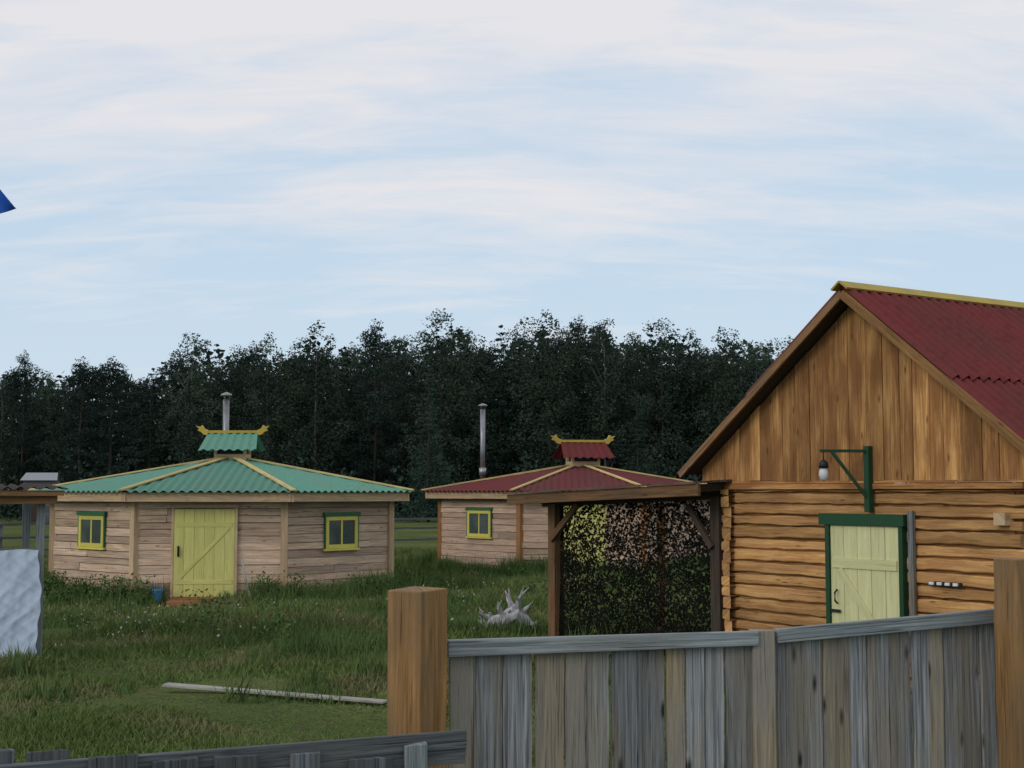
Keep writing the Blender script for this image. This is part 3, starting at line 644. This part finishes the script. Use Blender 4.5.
x=[];y=[];z=[]
for i in range(140):
    if i<90:
        t=rng.uniform(math.pi*1.02,math.pi*1.98); q=Rg+rng.uniform(.1,.6); cx_=gc.x+math.cos(t)*q; cy_=gc.y+math.sin(t)*q
        if abs(cx_-gf.x)<.95: continue
    else:
        cy_=rng.uniform(19,34); cx_=rng.uniform(-.36,.36)*cy_
        if (cx_-gc.x)**2+(cy_-gc.y)**2<14 or (cx_-rc.x)**2+(cy_-rc.y)**2<17: continue
    n=int(rng.uniform(40,120)); hh=rng.uniform(.12,.62)**1.1; x.append(cx_+rng.normal(0,.12,n));y.append(cy_+rng.normal(0,.12,n));z.append(rng.random(n)*hh)
x=np.concatenate(x);y=np.concatenate(y);z=np.concatenate(z); n=len(x)
me=quads(x,y,z,rng.uniform(.018,.042,n),M['weed'],'leafy_weeds'); o=bpy.data.objects.new('leafy_weeds',me); C.objects.link(o); tag(o,'scattered leafy weeds in the meadow','weeds',kind='stuff')
x=[];y=[];z=[]
for (px,py,n,sx,sy) in ((90,628,80,2.2,1.2),(150,640,60,1.5,1),(70,600,20,1.2,.8),(280,620,35,2,1),(455,600,35,.6,1),(330,640,20,2,2),(60,655,25,1.5,.8)):
    p=onground(px,py); x.append(p.x+rng.normal(0,sx,n)*.6);y.append(p.y+rng.normal(0,sy,n));z.append(rng.uniform(.14,.32,n))
x=np.concatenate(x);y=np.concatenate(y);z=np.concatenate(z)
me=quads(x,y,z,rng.uniform(.014,.028,len(x)),M['flower'],'wildflowers'); o=bpy.data.objects.new('wildflowers',me); C.objects.link(o); tag(o,'small white wildflowers dotted in the grass','flowers',kind='stuff')
# ---------------------------------------------------------------- trees
def lobes_mesh(name,lobes,per,size,mat):
    P=[]
    for (cx_,cy_,cz_,r,fz) in lobes:
        n=int(per*r*r)+4; d=rng.normal(0,1,(n,3)); d/=np.linalg.norm(d,axis=1)[:,None]; rad=r*rng.uniform(.2,1.25,n)**.7
        p=d*rad[:,None]; p[:,2]*=fz; p+=np.array([cx_,cy_,cz_]); P.append(p)
    P=np.concatenate(P); return quads(P[:,0],P[:,1],P[:,2],rng.uniform(size*.6,size*1.3,len(P)),mat,name)
def trunk(Ht,r,limbs):
    mb=MB(); mb.tube([(0,0,-.2),(.05,0,Ht*.25),(-.06,.05,Ht*.5),(.05,0,Ht*.75),(0,0,Ht*.93)],[r,r*.8,r*.55,r*.25,r*.05],8)
    for (x,y,z0,z) in limbs: mb.tube([(0,0,z0),(x*.5,y*.5,(z0+z)/2+.15),(x,y,z)],[r*.28,r*.15,r*.05],5)
    return mb
protos={'leafy':[], 'pine':[], 'spruce':[]}
def make_tree(kind,v):
    lobes=[];limbs=[]
    if kind=='leafy':
        airy=v%2==0
        lead=[(0,0,14.4)]+[(random.uniform(-1.9,1.9),random.uniform(-1.9,1.9),random.uniform(10.8,13.9)) for _ in range(3+v%2)]
        base=(3.4,2.4,4.6,2.2,3.8,3.0)[v%6]; Wd=(2.4,2.9,2.2,3.1,2.6,2.8)[v%6]
        for (ex_,ey_,et) in lead:
            main=et>14; nb=28 if main else 15
            for k in range(nb):
                t=(k+random.random())/nb; z=base+(et-base)*t; Rr=Wd*(1 if main else .6)*(1-t**(1.4 if airy else 2.2))**.7*min(1,.45+t*2.2)+.12; a=k*2.4+random.uniform(-.7,.7); q=Rr*random.uniform(.3,1.12)
                x_=ex_*t+q*math.cos(a); y_=ey_*t+q*math.sin(a); r=random.uniform(.5,1.0 if airy else 1.2)*(1-.4*t)
                lobes.append((x_,y_,z,r,.85)); lobes.append((x_*.98+random.uniform(-.5,.5),y_*.98+random.uniform(-.5,.5),z-r*.9,r*.6,1.25))
                if k%5==0: limbs.append((x_,y_,max(1.5,z-2.2),z))
        cr=lobes_mesh('crown',lobes,240,.09,M['leaf_birch']); tr=trunk(13.6,.12,limbs); tm=M['birchbark'] if airy else M['bark']
    elif kind=='pine':
        for k in range(46):
            t=(k+random.random())/46; z=3.2+10.9*t; Rr=2.5*(1-t**1.6)**.7*min(1,.5+t*2)+.25; a=k*2.4+random.random(); q=Rr*random.uniform(.3,1.05)
            lobes.append((q*math.cos(a),q*math.sin(a),z,random.uniform(.6,1.2)*(1-.3*t),.42))
            if k%3==0: limbs.append((q*math.cos(a),q*math.sin(a),z-.6,z))
        lobes.append((0,0,14.3,.5,1.0)); cr=lobes_mesh('crown',lobes,300,.09,M['leaf_pine']); tr=trunk(13.6,.15,limbs); tm=M['bark']
    else:
        z=.8
        while z<14.7:
            Rr=2.2*(1-z/15)**.85+.06; nb=max(3,int(9*Rr/2.5)+2)
            for j in range(nb):
                a=random.random()*6.28; L=Rr*random.uniform(.7,1.15)
                for q in (.35,.65,.95): lobes.append((L*q*math.cos(a),L*q*math.sin(a),z-.35*q*L*.5,max(.13,.38*Rr/2.5+.10),.7))
            z+=.50*random.uniform(.85,1.15)
        cr=lobes_mesh('crown',lobes,130,.085,M['leaf_spruce']); tr=trunk(14.8,.13,[]); tm=M['bark']
    o=tr.obj('trunk',tm); c=bpy.data.objects.new('crown',cr); C.objects.link(c); return o,c
for kd,n in (('leafy',6),('pine',3),('spruce',3)):
    for v in range(n):
        o,c=make_tree(kd,v); protos[kd].append((o.data,c.data)); bpy.data.objects.remove(o); bpy.data.objects.remove(c)
def tree(kd,px,ytop,Y,wid,label,group=None):
    tp=at(px,ytop,Y); k=tp.z/14.9; nm={'leafy':'leafy_tree','pine':'pine_tree','spruce':'spruce_tree'}[kd]
    r=thing(nm,label,'tree',(tp.x,Y,0),random.random()*6.28,group); r.scale=(k*wid,k*wid,k)
    tm,cm=random.choice(protos[kd])
    for n_,me_ in (('trunk',tm),('crown',cm)):
        o=bpy.data.objects.new(n_,me_); C.objects.link(o); o.parent=r
front=[('leafy',3,374,104,1.1,'rounded leafy tree at the far left edge of the forest'),
('pine',25,349,100,.7,'slim dark pine above the shed roof at the far left'),
('leafy',50,377,106,1.1,'low rounded leafy tree behind the tiny pale barn'),
('pine',82,356,98,1.2,'broad dark pine, left one of the pair left of the green hut roof peak'),
('pine',112,355,99,1.2,'broad dark pine, right one of the pair left of the green hut roof peak'),
('spruce',152,366,106,1.2,'pointed spruce in the dip right of the pair of broad pines'),
('leafy',193,326,103,1.1,'tall leafy tree just left of the green hut chimney'),
('leafy',236,345,107,1.1,'leafy tree straight behind the green hut chimney'),
('leafy',268,330,102,1.0,'leafy tree just right of the green hut cupola'),
('leafy',317,319,100,1.3,'large full leafy tree above the right half of the green roof'),
('spruce',346,344,104,1.1,'narrow dark spruce between the large leafy tree and the tall dark pine'),
('pine',376,318,102,1.0,'tall dark pine above the right end of the green roof'),
('leafy',406,333,106,1.1,'leafy tree above the gap between the two huts'),
('spruce',429,366,92,1.3,'shorter spruce standing forward of the gap between the huts'),
('leafy',441,307,101,1.2,'tallest leafy tree left of the thin metal chimney'),
('leafy',472,327,105,1.1,'leafy tree directly above the thin metal chimney'),
('spruce',501,322,103,1.2,'dark pointed spruce just right of the thin metal chimney'),
('leafy',526,318,106,1.1,'leafy tree left of the highest crown above the red hut'),
('leafy',549,304,100,1.15,'highest leafy crown above the left half of the red hut roof'),
('pine',578,314,103,1.0,'dark pine above the red hut cupola'),
('leafy',604,312,101,1.15,'leafy tree just right of the red hut cupola'),
('leafy',634,326,106,1.1,'lower leafy tree above the right half of the red hut roof'),
('spruce',637,390,90,1.3,'short pointed spruce standing forward behind the red hut roof'),
('leafy',661,316,101,1.2,'full leafy tree above the left eave of the log house'),
('leafy',692,327,104,1.1,'leafy tree above the lower left roof edge of the log house'),
('leafy',722,321,102,1.15,'leafy tree behind the middle of the left roof edge of the log house'),
('leafy',756,335,103,1.1,'leafy tree with its crown above the upper left roof edge of the log house'),
('leafy',790,334,104,1.1,'last leafy tree on the right, nearest the log house roof peak')]
for t in front: tree(*t)
kx=[-200,0,25,60,95,150,193,240,317,376,441,500,549,604,661,722,790,1250]; ky=[380,374,364,372,362,374,343,348,335,336,326,333,323,326,330,334,345,350]
for i in range(130):
    px=-60+i*7.1+random.uniform(-4,4)
    if px>850: break
    kd=random.choices(['leafy','pine','spruce'],[5,3,3])[0]; yt=np.interp(px,kx,ky)+random.uniform(-6,30)
    lab={'leafy':'dark leafy tree crowded deeper in the forest behind its front row','pine':'dark pine crowded deeper in the forest behind its front row','spruce':'dark spruce crowded deeper in the forest behind its front row'}[kd]
    tree(kd,px,yt,random.uniform(106,122),random.uniform(1.0,1.35),lab,'%s trees deeper in the forest'%kd)
n=70000; X=rng.uniform(-75,110,n); Yy=rng.uniform(125,150,n); px=512+F*X/Yy
topz=2.1+(490-(np.interp(px,kx,ky)+18))*Yy/F+1.0*np.sin(X*.9)+.7*np.sin(X*2.3+1); Z=rng.random(n)*topz
me=quads(X,Yy,Z,rng.uniform(.22,.5,n),M['mass'],'forest'); o=bpy.data.objects.new('forest',me); C.objects.link(o); tag(o,'dark far forest mass behind the separate trees','forest',kind='stuff')
n=34000; X=rng.uniform(-60,70,n); Yy=rng.uniform(93,112,n); Z=rng.random(n)**1.3*(3.2+1.2*np.sin(X*.8)+.8*np.sin(X*2.1))
me=quads(X,Yy,Z,rng.uniform(.10,.24,n),M['leaf_spruce'],'undergrowth'); o=bpy.data.objects.new('undergrowth',me); C.objects.link(o); tag(o,'dark bushy undergrowth along the foot of the forest','undergrowth',kind='stuff')
# ---------------------------------------------------------------- light and world
sd=Vector((-.66,-.62,.42)).normalized()
ld=bpy.data.lights.new('sun','SUN'); ld.energy=.85; ld.angle=R(20); ld.color=(1,.94,.86); lo=bpy.data.objects.new('sun',ld); C.objects.link(lo)
lo.rotation_euler=(-sd).to_track_quat('-Z','Y').to_euler()
w=bpy.data.worlds.new('World'); S.world=w; w.use_nodes=True; nt=w.node_tree; bg=nt.nodes['Background']
sky=N(nt,'ShaderNodeTexSky',sky_type='NISHITA',sun_disc=False); sky.sun_elevation=math.asin(sd.z); sky.sun_rotation=math.atan2(sd.x,sd.y)
tc=N(nt,'ShaderNodeTexCoord'); sp_=N(nt,'ShaderNodeSeparateXYZ'); nt.links.new(tc.outputs['Generated'],sp_.inputs[0])
zc=math_(nt,'MAXIMUM',sp_.outputs[2],0.0)
den=math_(nt,'ADD',zc,.32)
cb=N(nt,'ShaderNodeCombineXYZ'); nt.links.new(math_(nt,'DIVIDE',sp_.outputs[0],den),cb.inputs[0]); nt.links.new(math_(nt,'DIVIDE',sp_.outputs[1],den),cb.inputs[1])
def cl(rot,sc,loc,scale,det,dist,rgh=.5):
    mp=N(nt,'ShaderNodeMapping'); mp.inputs['Rotation'].default_value=(0,0,R(rot)); mp.inputs['Scale'].default_value=sc; mp.inputs['Location'].default_value=loc; nt.links.new(cb.outputs[0],mp.inputs[0])
    c=N(nt,'ShaderNodeTexNoise'); c.inputs['Scale'].default_value=scale; c.inputs['Detail'].default_value=det; c.inputs['Roughness'].default_value=rgh; c.inputs['Distortion'].default_value=dist; nt.links.new(mp.outputs[0],c.inputs['Vector']); return c.outputs[0]
c1=cl(-40,(.9,2.8,1),(1.3,.4,0),1.5,6,.6,.55); c2=cl(-46,(1.2,4.6,1),(3,1,0),3.4,8,.7,.62); c3=cl(0,(1,1.6,1),(5,2,0),1.1,3,0)
cf=math_(nt,'ADD',math_(nt,'MULTIPLY',c1,.48),math_(nt,'ADD',math_(nt,'MULTIPLY',c2,.34),math_(nt,'MULTIPLY',c3,.18)))
cf=math_(nt,'ADD',cf,math_(nt,'MULTIPLY_ADD',ramp(nt,zc,.10,.32),.22,-.115))
cloud=ramp(nt,cf,.42,.63)
blue=mix(nt,ramp(nt,zc,0,.14),(.67,.77,.85),(.565,.71,.85)); blue=mix(nt,ramp(nt,zc,.14,.5),blue,(.49,.63,.81))
skyc=mix(nt,math_(nt,'MULTIPLY',cloud,.95),blue,(.835,.815,.835))
nis=mix(nt,1.0,sky.outputs[0],(.10,.10,.10),'MULTIPLY')
fin=mix(nt,.06,skyc,nis)
nt.links.new(fin,bg.inputs[0]); bg.inputs[1].default_value=1.0
